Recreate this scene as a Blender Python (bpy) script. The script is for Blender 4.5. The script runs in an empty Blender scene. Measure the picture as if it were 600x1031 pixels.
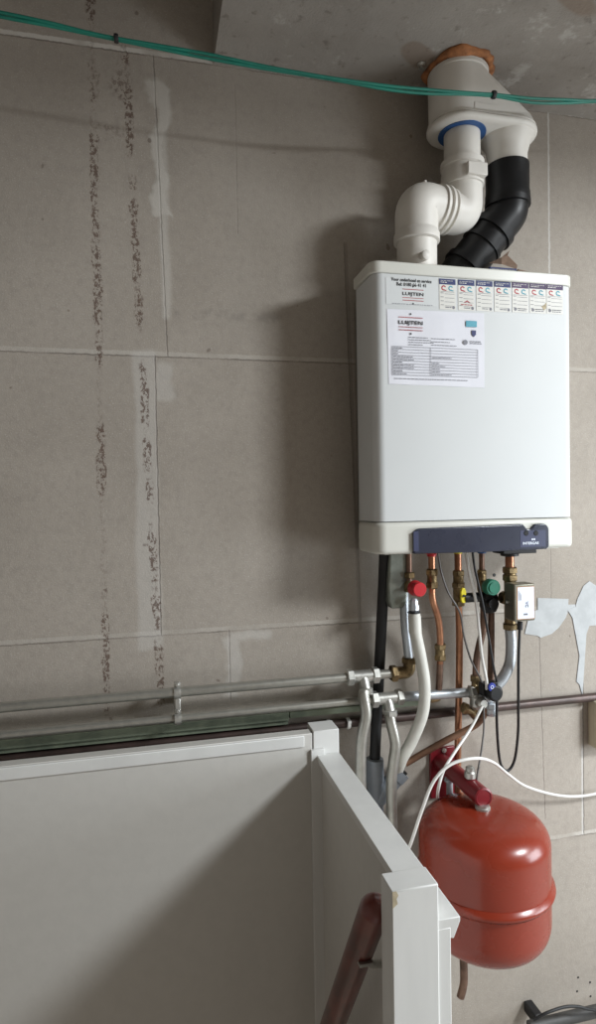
import bpy, bmesh, math, random
from mathutils import Vector, Matrix
random.seed(7)
PI = math.pi
C = bpy.context.scene.collection
S = bpy.context.scene

# ------------------------------------------------------------------ camera
CZ = 1.5          # eye height above the attic floor
D = 1.4           # distance of the camera from the block wall (y = 0)
F = 620.0         # focal length in pixels of a 600 x 1031 frame
YAW, PITCH, ROLL = [math.radians(a) for a in (13.25, 1.33, 0.94)]
_f = Vector((math.sin(YAW)*math.cos(PITCH), math.cos(YAW)*math.cos(PITCH), -math.sin(PITCH)))
_r = Vector((math.cos(YAW), -math.sin(YAW), 0)); _d = _f.cross(_r)
_r2 = _r*math.cos(ROLL) + _d*math.sin(ROLL); _d2 = _f.cross(_r2)
cam = bpy.data.cameras.new('camera'); camo = bpy.data.objects.new('camera', cam); C.objects.link(camo)
cam.sensor_fit = 'VERTICAL'; cam.sensor_height = 36; cam.lens = F/1031*36; cam.clip_start = .02
m = Matrix((_r2, -_d2, -_f)).transposed().to_4x4(); m.translation = Vector((0, -D, CZ)); camo.matrix_world = m
S.camera = camo

def ray(x, y):
    return _r2*((x-300)/F) + _d2*((y-515.5)/F) + _f
def P(x, y, d):                       # a point seen at pixel (x, y), lying d metres in front of the wall
    v = ray(x, y); t = (D-d)/v.y
    return Vector((v.x*t, -d, CZ+v.z*t))
def PX(x, y, X):                      # a point seen at pixel (x, y) on the plane x = X
    v = ray(x, y); t = X/v.x
    return Vector((X, -D+v.y*t, CZ+v.z*t))
def PZ(x, y, z):
    v = ray(x, y); t = (z-CZ)/v.z
    return Vector((v.x*t, -D+v.y*t, z))

# ------------------------------------------------------------------ light
w = bpy.data.worlds.new('room_light'); S.world = w; w.use_nodes = True
bg = w.node_tree.nodes['Background']; bg.inputs[0].default_value = (1.0, .84, .68, 1); bg.inputs[1].default_value = .29
def area(name, loc, target, sx, sy, power, col):
    l = bpy.data.lights.new(name, 'AREA'); l.shape = 'RECTANGLE'; l.size = sx; l.size_y = sy; l.energy = power; l.color = col
    o = bpy.data.objects.new(name, l); C.objects.link(o); o.location = loc
    o.rotation_euler = (Vector(target)-Vector(loc)).to_track_quat('-Z', 'Y').to_euler(); return o
area('roof_window_daylight', (2.45, -1.80, CZ+1.12), (1.95, -1.50, CZ-1.0), .52, .52, 118, (.92, .97, 1.0))
area('side_window_daylight', (2.35, -1.15, CZ-.45), (.70, -.15, CZ-1.05), .9, .9, 34, (.85, .93, 1.0))
S.view_settings.view_transform = 'Standard'; S.view_settings.look = 'None'
S.view_settings.gamma = 1; S.view_settings.use_curve_mapping = False; S.view_settings.exposure = -0.15

# ------------------------------------------------------------------ node helper
class Nd:
    """small arithmetic wrapper round shader Math nodes"""
    def __init__(s, nt, sock): s.nt, s.s = nt, sock
    def _m(s, op, *a, clamp=False):
        n = s.nt.nodes.new('ShaderNodeMath'); n.operation = op; n.use_clamp = clamp
        for i, v in enumerate((s,)+a):
            if isinstance(v, Nd): s.nt.links.new(v.s, n.inputs[i])
            else: n.inputs[i].default_value = v
        return Nd(s.nt, n.outputs[0])
    def __add__(s, o): return s._m('ADD', o)
    def __sub__(s, o): return s._m('SUBTRACT', o)
    def __mul__(s, o): return s._m('MULTIPLY', o)
    __radd__ = __add__; __rmul__ = __mul__
    def abs(s): return s._m('ABSOLUTE')
    def mx(s, o): return s._m('MAXIMUM', o)
    def mn(s, o): return s._m('MINIMUM', o)
    def inv(s): return Nd(s.nt, (s*-1.0+1.0).s)
    def step(s, lo, hi):                # 0 below lo, 1 above hi
        n = s.nt.nodes.new('ShaderNodeMapRange'); n.interpolation_type = 'SMOOTHSTEP'
        s.nt.links.new(s.s, n.inputs[0]); n.inputs[1].default_value = lo; n.inputs[2].default_value = hi
        n.inputs[3].default_value = 0; n.inputs[4].default_value = 1
        return Nd(s.nt, n.outputs[0])
    def fall(s, lo, hi): return s.step(lo, hi).inv()
class Mat:
    def __init__(s, name, rough=.6, metal=0.0, spec=.5):
        s.m = bpy.data.materials.new(name); s.m.use_nodes = True; s.nt = s.m.node_tree
        s.b = s.nt.nodes['Principled BSDF']; s.b.inputs['Roughness'].default_value = rough
        s.b.inputs['Metallic'].default_value = metal; s.b.inputs['Specular IOR Level'].default_value = spec
        s.tc = s.nt.nodes.new('ShaderNodeTexCoord')
    def xyz(s):
        n = s.nt.nodes.new('ShaderNodeSeparateXYZ'); s.nt.links.new(s.tc.outputs['Object'], n.inputs[0])
        return [Nd(s.nt, o) for o in n.outputs]
    def noise(s, scale, detail=4, rough=.55, stretch=None):
        n = s.nt.nodes.new('ShaderNodeTexNoise'); n.inputs['Scale'].default_value = scale
        n.inputs['Detail'].default_value = detail; n.inputs['Roughness'].default_value = rough
        src = s.tc.outputs['Object']
        if stretch:
            mp = s.nt.nodes.new('ShaderNodeMapping'); mp.inputs['Scale'].default_value = stretch
            s.nt.links.new(src, mp.inputs[0]); src = mp.outputs[0]
        s.nt.links.new(src, n.inputs['Vector']); return Nd(s.nt, n.outputs[0])
    def rgb(s, c):
        n = s.nt.nodes.new('ShaderNodeRGB'); n.outputs[0].default_value = (*c, 1); return n.outputs[0]
    def mix(s, fac, a, b):
        n = s.nt.nodes.new('ShaderNodeMix'); n.data_type = 'RGBA'
        if isinstance(fac, Nd): s.nt.links.new(fac.s, n.inputs[0])
        else: n.inputs[0].default_value = fac
        s.nt.links.new(a if not isinstance(a, tuple) else s.rgb(a), n.inputs[6])
        s.nt.links.new(b if not isinstance(b, tuple) else s.rgb(b), n.inputs[7]); return n.outputs[2]
    def color(s, c): s.nt.links.new(c, s.b.inputs['Base Color'])
    def bump(s, h, dist=.002, strength=.5):
        n = s.nt.nodes.new('ShaderNodeBump'); n.inputs['Strength'].default_value = strength; n.inputs['Distance'].default_value = dist
        s.nt.links.new(h.s, n.inputs['Height']); s.nt.links.new(n.outputs[0], s.b.inputs['Normal'])
def simple(name, col, rough=.5, metal=0.0, var=.12, scale=30, bump=0, spec=.5, col2=None, stretch=None, coat=0):
    M = Mat(name, rough, metal, spec)
    n = M.noise(scale, 4, .6, stretch).step(.35, .68)
    c2 = col2 or tuple(max(0, c*(1-var*2)) for c in col)
    M.color(M.mix(n, col, c2))
    r = M.noise(scale*2.1, 3); M.nt.links.new((r*.14+(rough-.07)).s, M.b.inputs['Roughness'])
    if bump: M.bump(M.noise(scale*3, 3), .001, bump)
    if coat: M.b.inputs['Coat Weight'].default_value = coat; M.b.inputs['Coat Roughness'].default_value = .06
    return M.m

# ------------------------------------------------------------------ mesh helpers
def obj(name, bm, mat, parent=None, smooth=35, bevel=0, bseg=2):
    me = bpy.data.meshes.new(name); bmesh.ops.recalc_face_normals(bm, faces=bm.faces[:]); bm.to_mesh(me); bm.free()
    o = bpy.data.objects.new(name, me); C.objects.link(o); me.materials.append(mat)
    if smooth is not None:
        for p in me.polygons: p.use_smooth = True
        try: me.set_sharp_from_angle(angle=math.radians(smooth))
        except Exception: pass
    if bevel:
        b = o.modifiers.new('bevel', 'BEVEL'); b.width = bevel; b.segments = bseg; b.limit_method = 'ANGLE'; b.angle_limit = math.radians(40)
        b.harden_normals = False
    if parent:
        o.parent = parent; o.matrix_parent_inverse = Matrix.Translation(parent.location).inverted()
    return o
def tag(o, label, cat, group=None, kind=None):
    o['label'] = label; o['category'] = cat
    if group: o['group'] = group
    if kind: o['kind'] = kind
    return o
def thing(name, loc, label, cat, group=None):
    o = bpy.data.objects.new(name, None); C.objects.link(o); o.location = loc; o.empty_display_size = .02
    return tag(o, label, cat, group)
def struct(name, bm, mat, smooth=None, bevel=0, parent=None):
    o = obj(name, bm, mat, parent, smooth, bevel)
    if not parent: o['kind'] = 'structure'
    return o
def B(): return bmesh.new()
def box(bm, x0, x1, y0, y1, z0, z1):
    vs = [bm.verts.new((x, y, z)) for x in (x0, x1) for y in (y0, y1) for z in (z0, z1)]
    for f in ((0,1,3,2), (4,6,7,5), (0,4,5,1), (2,3,7,6), (0,2,6,4), (1,5,7,3)): bm.faces.new([vs[i] for i in f])
    return bm
def frame_for(t, up=None):
    t = t.normalized(); u = up or (Vector((0, 0, 1)) if abs(t.z) < .9 else Vector((0, 1, 0)))
    a = u.cross(t).normalized(); return a, t.cross(a).normalized()
def catmull(pts, n=8):
    p = [Vector(q) for q in pts]; p = [p[0]*2-p[1]]+p+[p[-1]*2-p[-2]]; out = []
    for i in range(1, len(p)-2):
        for k in range(n):
            t = k/n; a, b, c, e = p[i-1:i+3]
            out.append(.5*((2*b)+(c-a)*t+(2*a-5*b+4*c-e)*t*t+(3*b-a-3*c+e)*t**3))
    out.append(p[-2]); return out
def rounded(pts, R, n=8):               # polyline with filleted corners
    p = [Vector(q) for q in pts]; out = [p[0]]
    for i in range(1, len(p)-1):
        a, b, c = p[i-1], p[i], p[i+1]; u = (a-b); v = (c-b)
        r = min(R, u.length*.49, v.length*.49); s0 = b+u.normalized()*r; s1 = b+v.normalized()*r
        for k in range(n+1):
            t = k/n; out.append(s0*(1-t)**2+b*2*t*(1-t)+s1*t*t)
    out.append(p[-1]); return out
def tube(bm, path, r, seg=16, cap=True, rs=None):
    path = [Vector(q) for q in path]; rings = []; a = None
    for i, p in enumerate(path):
        t = (path[min(i+1, len(path)-1)]-path[max(i-1, 0)]).normalized()
        if a is None: a, b = frame_for(t)
        else:
            a = (a-t*a.dot(t)).normalized(); b = t.cross(a).normalized()
        rr = rs[i] if rs else r
        rings.append([bm.verts.new(p+a*math.cos(2*PI*k/seg)*rr+b*math.sin(2*PI*k/seg)*rr) for k in range(seg)])
    for q0, q1 in zip(rings, rings[1:]):
        for k in range(seg): bm.faces.new((q0[k], q0[(k+1) % seg], q1[(k+1) % seg], q1[k]))
    if cap: bm.faces.new(rings[0][::-1]); bm.faces.new(rings[-1])
    return bm
def lathe(bm, prof, org, axis=(0, 0, 1), seg=24):     # prof: (radius, along) pairs
    org = Vector(org); ax = Vector(axis).normalized(); a, b = frame_for(ax); rings = []
    for r, h in prof:
        rings.append([bm.verts.new(org+ax*h+(a*math.cos(2*PI*k/seg)+b*math.sin(2*PI*k/seg))*max(r, 1e-5)) for k in range(seg)])
    for q0, q1 in zip(rings, rings[1:]):
        for k in range(seg): bm.faces.new((q0[k], q0[(k+1) % seg], q1[(k+1) % seg], q1[k]))
    bm.faces.new(rings[0][::-1]); bm.faces.new(rings[-1]); return bm
def cyl(bm, p0, p1, r, seg=20, r2=None):
    p0, p1 = Vector(p0), Vector(p1); L = (p1-p0).length
    return lathe(bm, [(r, 0), (r2 if r2 is not None else r, L)], p0, p1-p0, seg)
def nut(bm, c, ax, r, L, seg=6):                       # chamfered hexagon nut
    c = Vector(c); ax = Vector(ax).normalized()
    return lathe(bm, [(r*.86, -L/2), (r, -L/2+L*.14), (r, L/2-L*.14), (r*.86, L/2)], c, ax, seg)
def prism(bm, pts, y0, y1):                            # pts (x, z), extruded in y
    a = [bm.verts.new((x, y0, z)) for x, z in pts]; b = [bm.verts.new((x, y1, z)) for x, z in pts]
    bm.faces.new(a); bm.faces.new(b[::-1]); n = len(pts)
    for i in range(n): bm.faces.new((a[i], a[(i+1) % n], b[(i+1) % n], b[i]))
    return bm
def prismz(bm, pts, z0, z1):
    a = [bm.verts.new((x, y, z0)) for x, y in pts]; b = [bm.verts.new((x, y, z1)) for x, y in pts]
    bm.faces.new(a); bm.faces.new(b[::-1]); n = len(pts)
    for i in range(n): bm.faces.new((a[i], a[(i+1) % n], b[(i+1) % n], b[i]))
    return bm
def slab(bm, x0, x1, z0, z1, y, t=.0004): return box(bm, x0, x1, y-t, y, z0, z1)
def text(s, cx, cz, h, y, mat, parent, name='lettering', width=None, bold=0, t=.0003):
    cu = bpy.data.curves.new(name, 'FONT'); cu.body = s; cu.align_x = 'CENTER'; cu.align_y = 'CENTER'
    cu.size = h*1.4; cu.extrude = t; cu.offset = bold
    tmp = bpy.data.objects.new('tmp', cu); C.objects.link(tmp)
    me = bpy.data.meshes.new_from_object(tmp.evaluated_get(bpy.context.evaluated_depsgraph_get()))
    bpy.data.objects.remove(tmp); bpy.data.curves.remove(cu)
    xs = [v.co.x for v in me.vertices]; k = width/(max(xs)-min(xs)) if width else 1
    for v in me.vertices: v.co = Vector((cx+v.co.x*k, y-v.co.z-t, cz+v.co.y))
    me.materials.append(mat); o = bpy.data.objects.new(name, me); C.objects.link(o)
    if parent: o.parent = parent; o.matrix_parent_inverse = Matrix.Translation(parent.location).inverted()
    return o
def mid(*q):
    v = Vector((0, 0, 0))
    for a in q: v += Vector(a)
    return v/len(q)

# ------------------------------------------------------------------ materials
# block wall -------------------------------------------------------
ZR = {k: CZ+v for k, v in dict(top=.971, mid=.318, low=-.300, bot=-.905).items()}
W = Mat('aerated_block_wall', .9, 0, .25); X, Y, Z = W.xyz()
n1 = W.noise(2.2, 5, .6); n2 = W.noise(60, 3, .6); n3 = W.noise(320, 2, .5); wob = (W.noise(14, 4)-.5)*.010; wobs = (W.noise(55, 5, .7)-.5)*.007
c = W.mix(n1.step(.35, .7), (.400, .357, .310), (.335, .297, .255))
c = W.mix(n2.step(.4, .75)*.28, c, (.24, .215, .19)); c = W.mix(n3.step(.58, .72)*.4, c, (.58, .55, .51))
c = W.mix(W.noise(420, 2).step(.60, .72)*.5, c, (.17, .15, .135))
def rng(a, lo, hi, e=.004): return a.step(lo-e, lo+e)*a.fall(hi-e, hi+e)
def lin(a, at, wd, edge=.0012): return (a-at).abs().fall(wd, wd+edge)
tx = X+wob*.6; tz = Z+wob*.6
fine = X+wobs; finez = Z+wobs
# lighter block at the right and plaster tone differences
patch = rng(X+wob*2, .17, .455, .02)*rng(Z, ZR['mid']+.02, ZR['top']-.0, .03)
c = W.mix(patch*.22, c, (.34, .31, .275))
# horizontal mortar lines
for k, (z, light) in enumerate(((ZR['top'], 1), (ZR['mid'], .35), (ZR['low'], .3), (ZR['bot'], .6))):
    brk = W.noise(9+k, 3).step(.36, .58)
    c = W.mix(lin(finez, z+.004, .0035, .003)*(brk*.5+.3)*light, c, (.66, .63, .58))
    c = W.mix(lin(finez, z-.002, .0010, .0015)*(brk*.6+.25)*.8, c, (.15, .13, .11))
# vertical joints (x, z from, z to, lean)
dark_v = None
for x, z0, z1, lean, a in ((.030, ZR['mid'], ZR['top'], -.026, .5), (.011, ZR['low'], ZR['mid'], 0, .6), (.163, CZ-.46, ZR['low'], 0, .4), (1.002, CZ+.5, ZR['top'], 0, .0),
                     (1.094, ZR['bot'], ZR['low'], 0, .8), (.970, CZ-.85, ZR['low'], -.03, .4), (.466, ZR['low'], CZ+.60, -.03, .35), (.200, CZ+.60, CZ+.93, 0, .15), (1.0, ZR['low'], CZ+.3, 0, .3)):
    l = lin(fine+(Z-(z0+z1)/2)*(-lean), x, .0009, .0012)*rng(Z, z0, z1)*a
    dark_v = l if dark_v is None else dark_v.mx(l)
c = W.mix(dark_v, c, (.17, .15, .135))
c = W.mix(lin(fine, 1.002, .0016, .0015)*rng(Z, CZ+.1, ZR['top'])*.45, c, (.72, .71, .69))
c = W.mix(lin(fine, 1.0905, .0018, .0015)*rng(Z, ZR['bot'], CZ-.42)*.35, c, (.75, .75, .74))
c = W.mix((fine+(Z-(CZ+.15))*.026-.4665).abs().fall(.0035, .006)*rng(Z, CZ-.32, CZ+.60)*.45, c, (.20, .175, .15))
# old plaster smears on the joints
def smear(x0, x1, z0, z1, nz=.05, sc=9, e=.007):
    q = (W.noise(sc, 3)-.5)*nz; return rng(X+q, x0, x1, e)*rng(Z+q, z0, z1, e)
sm = smear(.016, .052, CZ+.62, CZ+.93, .10, 11).mx(smear(.028, .046, CZ+.40, CZ+.9, .02, 8)*.7)
c = W.mix(sm*.6, c, (.60, .575, .53))
sm2 = smear(-.035, .012, CZ-.33, CZ+.33, .035, 6).mx(smear(.155, .185, CZ-.45, CZ-.31, .04, 12)).mx(smear(.165, .26, CZ-.325, CZ-.305, .02, 15)).mx(smear(.01, .05, CZ+.22, CZ+.30, .05, 12))
c = W.mix(sm2*.33, c, (.60, .58, .55))
c = W.mix(smear(.06, .30, CZ+.405, CZ+.425, .03, 16)*.35*W.noise(30).step(.4, .6), c, (.22, .20, .18))
# speckled remains of brown glue in two vertical runs and one broad spread under the joint
spk = W.noise(130, 5, .75, (1, 1, .7)).step(.48, .53); cl = W.noise(7, 3, .6, (.4, .4, 1)).step(.42, .58)
g1 = ((X+wob*1.2+.107).abs()+W.noise(24, 3, .6)*.016-.008).fall(.002, .013)*rng(Z, CZ-.46, CZ+1.2, .03)*cl.mx(.25)
g2 = ((X+wob*1.4-(Z-CZ)*(-.034)+.006).abs()+W.noise(24, 3, .6)*.016-.008).fall(.003, .013)*rng(Z, CZ-.46, CZ+.99, .02)*W.noise(6, 3, .6, (.4, .4, 1.3)).step(.40, .56)
g3 = rng(X+wob*2, -.11, -.025, .012)*rng(Z+wob*3, CZ+.78, CZ+.95, .07)*.42*W.noise(16, 2).step(.42, .58)
c = W.mix((g1.mx(g2).mx(g3)-spk.inv()*1.0).step(.05, .6)*.75, c, (.085, .042, .028))
dots = W.noise(26, 1, .3).step(.775, .79)
c = W.mix(dots*.5, c, (.12, .08, .06))
W.color(c)
W.bump(n3*.35+n2*.6+dark_v*(-2.0)+sm*.5+W.noise(150, 3)*.3, .0018, .55)
M_wall = W.m
# cast concrete ceiling -------------------------------------------
K = Mat('cast_concrete', .9, 0, .2); X, Y, Z = K.xyz()
c = K.mix(K.noise(3, 6, .65).step(.3, .7), (.33, .303, .272), (.24, .215, .19))
c = K.mix(K.noise(9, 5, .7).step(.58, .68)*.5, c, (.50, .475, .44)); c = K.mix(K.noise(40, 4).step(.60, .72)*.6, c, (.17, .145, .125))
c = K.mix(K.noise(5.5, 2).step(.66, .70)*.45, c, (.20, .13, .085))
K.color(c); K.bump(K.noise(25, 6, .7)*1.5+K.noise(200, 2)*.3, .003, .5); M_conc = K.m
M_floor = simple('screed_floor', (.40, .38, .35), .8, var=.1, scale=6, bump=.3)
M_room = simple('rough_room_plaster', (.42, .38, .34), .9, var=.1, scale=3)
M_plaster = simple('white_filler_plaster', (.47, .485, .49), .85, var=.06, scale=25, bump=.4)
M_paint = simple('white_painted_wood', (.72, .72, .70), .42, var=.035, scale=14, bump=.12, stretch=(1, 1, .2))
M_panel = simple('white_rolled_paint_panel', (.60, .585, .55), .6, var=.015, scale=40, bump=.15)
M_prim = simple('bare_wood_chip', (.52, .44, .30), .8, scale=120)
M_case = simple('boiler_white_enamel', (.64, .655, .655), .5, var=.01, scale=5, spec=.2)
M_cream = simple('cream_plastic', (.66, .655, .60), .38, var=.015, scale=8)
M_navy = simple('navy_plastic', (.028, .032, .055), .28, var=.1, scale=9)
M_navy2 = simple('navy_plastic_light', (.055, .062, .12), .3, var=.1, scale=9)
M_pvc = simple('white_flue_plastic', (.68, .65, .60), .48, var=.03, scale=12)
M_blackp = simple('black_plastic', (.010, .010, .011), .42, var=.1, scale=20, spec=.3)
M_rubber = simple('black_rubber', (.012, .012, .013), .55, var=.1, scale=20)
M_blue = simple('blue_seal', (.02, .09, .27), .4)
M_foam = simple('orange_expanding_foam', (.42, .17, .065), .85, var=.25, scale=50, bump=1.0)
M_galv = simple('galvanised_steel', (.42, .41, .37), .36, .7, var=.06, scale=60)
M_galvv = simple('galvanised_steel_fitting', (.56, .555, .52), .38, .75, var=.12, scale=45, bump=.1)
M_chrome = simple('bright_zinc_steel', (.50, .53, .56), .42, .75, var=.06, scale=30)
M_copper = simple('copper', (.50, .245, .14), .34, .85, scale=18, col2=(.27, .12, .07))
M_copdark = simple('tarnished_copper', (.24, .15, .11), .45, .75, scale=22, col2=(.13, .08, .06))
M_brass = simple('tarnished_brass', (.30, .22, .115), .42, .8, scale=60, col2=(.13, .09, .045), bump=.2)
M_brown = simple('brown_heating_pipe', (.085, .055, .048), .42, .35, scale=14, col2=(.05, .035, .03))
M_green = simple('green_grey_steel', (.26, .30, .22), .5, .1, scale=14, col2=(.15, .18, .135))
M_cable = simple('green_cable_sheath', (.012, .20, .145), .45, scale=12)
M_wcab = simple('white_cable_sheath', (.74, .73, .70), .4, var=.02)
M_gcab = simple('grey_cable_sheath', (.13, .12, .115), .5)
M_hose = simple('white_plastic_hose', (.62, .61, .555), .42, var=.04)
M_red = simple('red_knob_plastic', (.52, .022, .03), .35, var=.08)
M_redv = simple('red_vessel_lacquer', (.245, .028, .011), .27, var=.05, scale=6, coat=.1)
M_reda = simple('dark_red_lacquer', (.19, .012, .018), .30, var=.08, scale=10)
M_yel = simple('yellow_plastic', (.78, .66, .03), .4, var=.05)
M_grn = simple('green_knob_plastic', (.025, .19, .12), .35, var=.08)
M_bluk = simple('blue_knob_plastic', (.010, .03, .30), .3, var=.1)
M_grey = simple('grey_drain_plastic', (.21, .23, .255), .45, var=.05)
M_valve = simple('bronze_grey_housing', (.19, .175, .135), .42, .4, scale=10)
M_wood = simple('varnished_red_wood', (.15, .030, .022), .30, scale=10, col2=(.060, .014, .012), stretch=(6, 1, 1), coat=.4)
M_paper = simple('white_paper', (.72, .72, .77), .6, var=.02, scale=12)
M_sheet = simple('plastic_sleeve', (.66, .665, .70), .3, var=.02)
M_stick = simple('cream_sticker', (.68, .665, .62), .5, var=.02)
M_ink = simple('black_ink', (.03, .03, .035), .6); M_inkg = simple('grey_ink', (.22, .22, .25), .6)
M_inkr = simple('red_ink', (.45, .05, .06), .6); M_inkb = simple('blue_ink', (.018, .028, .13), .6)
M_inkt = simple('turquoise_ink', (.09, .36, .46), .6); M_inkp = simple('dark_purple_ink', (.06, .03, .10), .6)
M_white = simple('white_ink', (.75, .80, .90), .5, var=.01)
M_org = simple('orange_ink', (.62, .29, .10), .6)
M_card = simple('brown_cardboard', (.23, .15, .105), .8)
M_ivory = simple('ivory_plastic', (.60, .56, .42), .4, var=.03)

# ------------------------------------------------------------------ structure
zc = ZR['top']
wall = struct('wall_back', box(B(), -1.6, 3.2, 0, .15, -1.4, CZ+2.3), M_wall)
bm = B()      # the slab strip along the wall; beyond it the loft is open to the roof
box(bm, .153, 3.2, -.335, 0, zc, zc+.26); box(bm, .153, 3.2, -1.1, -.335, zc+.015, zc+.26)  # outer box runs on out of view, extended to shade the upper wall
struct('ceiling', bm, M_conc)
struct('floor', box(box(B(), .372, 3.2, -3.4, 0, -.2, 0), -1.6, .372, -3.4, -1.0, -.2, 0), M_floor)
struct('wall_left_added', box(B(), -1.75, -1.6, -3.4, .15, -1.4, CZ+2.3), M_room)  # unseen, added to close the void so the wall top stays dark
struct('wall_right_added', box(B(), 3.2, 3.35, -3.4, .15, -.2, CZ+2.3), M_room)  # unseen side of the shell, added to hold back ambient light
struct('ceiling_loft_added', box(B(), -1.75, 3.35, -3.4, .15, CZ+2.3, CZ+2.45), M_conc)  # unseen lid over the void, added to block world light from above

bm = B(); v = [bm.verts.new(q) for q in ((-1.75, -3.4, 1.3), (3.35, -3.4, 1.3), (3.35, -1.4, CZ+2.3), (-1.75, -1.4, CZ+2.3), (-1.75, -3.5, 1.4), (3.35, -3.5, 1.4), (3.35, -1.5, CZ+2.4), (-1.75, -1.5, CZ+2.4))]
for f_ in ((0,1,2,3), (4,5,6,7), (0,1,5,4), (2,3,7,6), (0,3,7,4), (1,2,6,5)): bm.faces.new([v[i] for i in f_])
struct('ceiling_slope_added', bm, M_room)  # unseen roof slope, added so ambient light enters only low at the back

# filler patches on the wall (thin plaster with its own outline)
def patch_mesh(px, t=.0018):
    return prism(B(), [(q.x, q.z) for q in (P(x, y, 0) for x, y in px)], -t, 0)
for nm, px in (('plaster_patch', [(541,602),(572,603),(571,617),(569,622),(562,632),(555,638),(544,642),(541,640),(528,638),(531,625),(533,616),(541,614)]),
               ('plaster_patch', [(593,585),(603,592),(618,600),(619,628),(593,630),(590,638),(586,700),(583,689),(580,686),(583,660),(578,633),(576,622),(571,614),(579,611),(581,603),(587,590)]),
               ('plaster_patch', [(569,609),(579,608.5),(579,613.5),(569,614)])):
    struct(nm, patch_mesh(px, .0018 if len(px) > 5 else .0012), M_plaster, parent=wall)

# ------------------------------------------------------------------ stair partition
zp = CZ-.502; zr = CZ-.553
part = thing('stair_partition', (.35, -.1, 0), 'white painted timber partition round the stairwell, two panels meeting at a corner post', 'partition')
obj('rear_panel', box(B(), -1.6, .322, -.130, -.102, -1.2, zp-.004), M_panel, part, 30, .0015)
obj('batten', box(B(), -1.6, P(307,745,.14).x, -.1345, -.1305, P(150,771,.14).z, zp-.006), M_paint, part, 30, .0015)
obj('corner_batten', box(B(), P(314,800,.137).x, P(327.5,800,.137).x, -.137, -.1305, -1.2, P(310,756,.137).z), M_paint, part, 30, .001)
obj('side_panel', box(B(), .340, .368, -.665, -.10, -1.2, zr-.026), M_panel, part, 30, .0015)
bm = B(); a = [( .331, zr), (.3815, zr), (.3815, zr-.006), (.372, zr-.028), (.333, zr-.018)]
f0 = [bm.verts.new((x, -.1305, z)) for x, z in a]; f1 = [bm.verts.new((x, -.672, z)) for x, z in a]
bm.faces.new(f0); bm.faces.new(f1[::-1])
for i in range(5): bm.faces.new((f0[i], f0[(i+1) % 5], f1[(i+1) % 5], f1[i]))
obj('top_rail', bm, M_paint, part, 30, .0012)
obj('end_trim', box(B(), .341, .3675, -.6725, -.6655, -1.2, zr-.012), M_paint, part, 30, .0012)
obj('corner_post', box(B(), P(315.5,745,.13).x, P(341.3,745,.13).x, -.130, -.075, -1.2, zp), M_paint, part, 30, .0015)
np_ = obj('newel_post', box(B(), .2845, .3490, -.6760, -.636, -1.2, zp), M_paint, part, 30, .0018)
obj('chipped_paint', prism(B(), [(.2855, zp-.0005), (.291, zp-.0005), (.2935, zp-.006), (.291, zp-.010), (.2925, zp-.0165), (.288, zp-.020), (.2855, zp-.0215)], -.6763, -.6755), M_prim, np_)
# handrail
XH = .283
a = PX(377, 915, XH); b2 = PX(330, 1045, XH); e = b2+(b2-a)*.5
hr = thing('handrail', a, 'dark red varnished wooden handrail running down beside the white newel post', 'handrail')
dirh = (e-a).normalized(); L = (e-a).length; r = .0205
bm = B(); lathe(bm, [(.0001, -r*.95), (r*.5, -r*.83), (r*.8, -r*.55), (r*.96, -r*.2), (r, 0), (r, L)], a, dirh, 28); obj('rail', bm, M_wood, hr, 50)
q = a+dirh*.098
bm = B(); tube(bm, rounded([q+Vector((.002, 0, -.016)), q+Vector((.008, 0, -.036)), q+Vector((.052, 0, -.040))], .015), .0055, 12)
lathe(bm, [(.016, 0), (.016, .004), (.011, .007)], (.3395, q.y, q.z-.040), (-1, 0, 0), 20)
box(bm, q.x-.010, q.x+.010, q.y-.016, q.y+.016, q.z-.0255, q.z-.021); obj('bracket', bm, M_galvv, hr, 40)

# ------------------------------------------------------------------ boiler
bx0, bx1, by, bk = .4560, .9440, -.170, -.058
def plan(x0, x1, yb, yf, r, n=7):
    pts = [(x0, yb)]
    for k in range(n+1):
        t = PI/2*k/n; pts.append((x0+r-r*math.cos(t), yf+r-r*math.sin(t)))
    for k in range(n+1):
        t = PI/2*k/n; pts.append((x1-r+r*math.sin(t), yf+r-r*math.cos(t)))
    pts.append((x1, yb)); return pts
boiler = thing('wall_boiler', ((bx0+bx1)/2, -.1, CZ-.124), 'white gas boiler hung on the block wall with navy control strip', 'boiler')
obj('casing', prismz(B(), plan(bx0+.004, bx1-.003, bk, by, .022), CZ-.054, CZ+.4695), M_case, boiler, 40)
obj('top_trim', prismz(B(), plan(bx0-.002, bx1, bk+.002, by-.003, .024), CZ+.4705, CZ+.4955), M_cream, boiler, 30, .003, 3)
bm = prismz(B(), plan(bx0, bx1, bk, by-.004, .026), CZ-.124, CZ-.0555)
obj('lower_cover', bm, M_cream, boiler, 30, .009, 4)
obj('mounting_frame', box(B(), bx0+.02, bx1-.02, bk+.0, -.001, CZ-.10, CZ+.46), M_galv, boiler, 30, .001)
obj('base_plate', box(B(), bx0+.03, bx1-.03, by+.02, bk+.06, CZ-.1265, CZ-.1235), M_galv, boiler)
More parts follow.
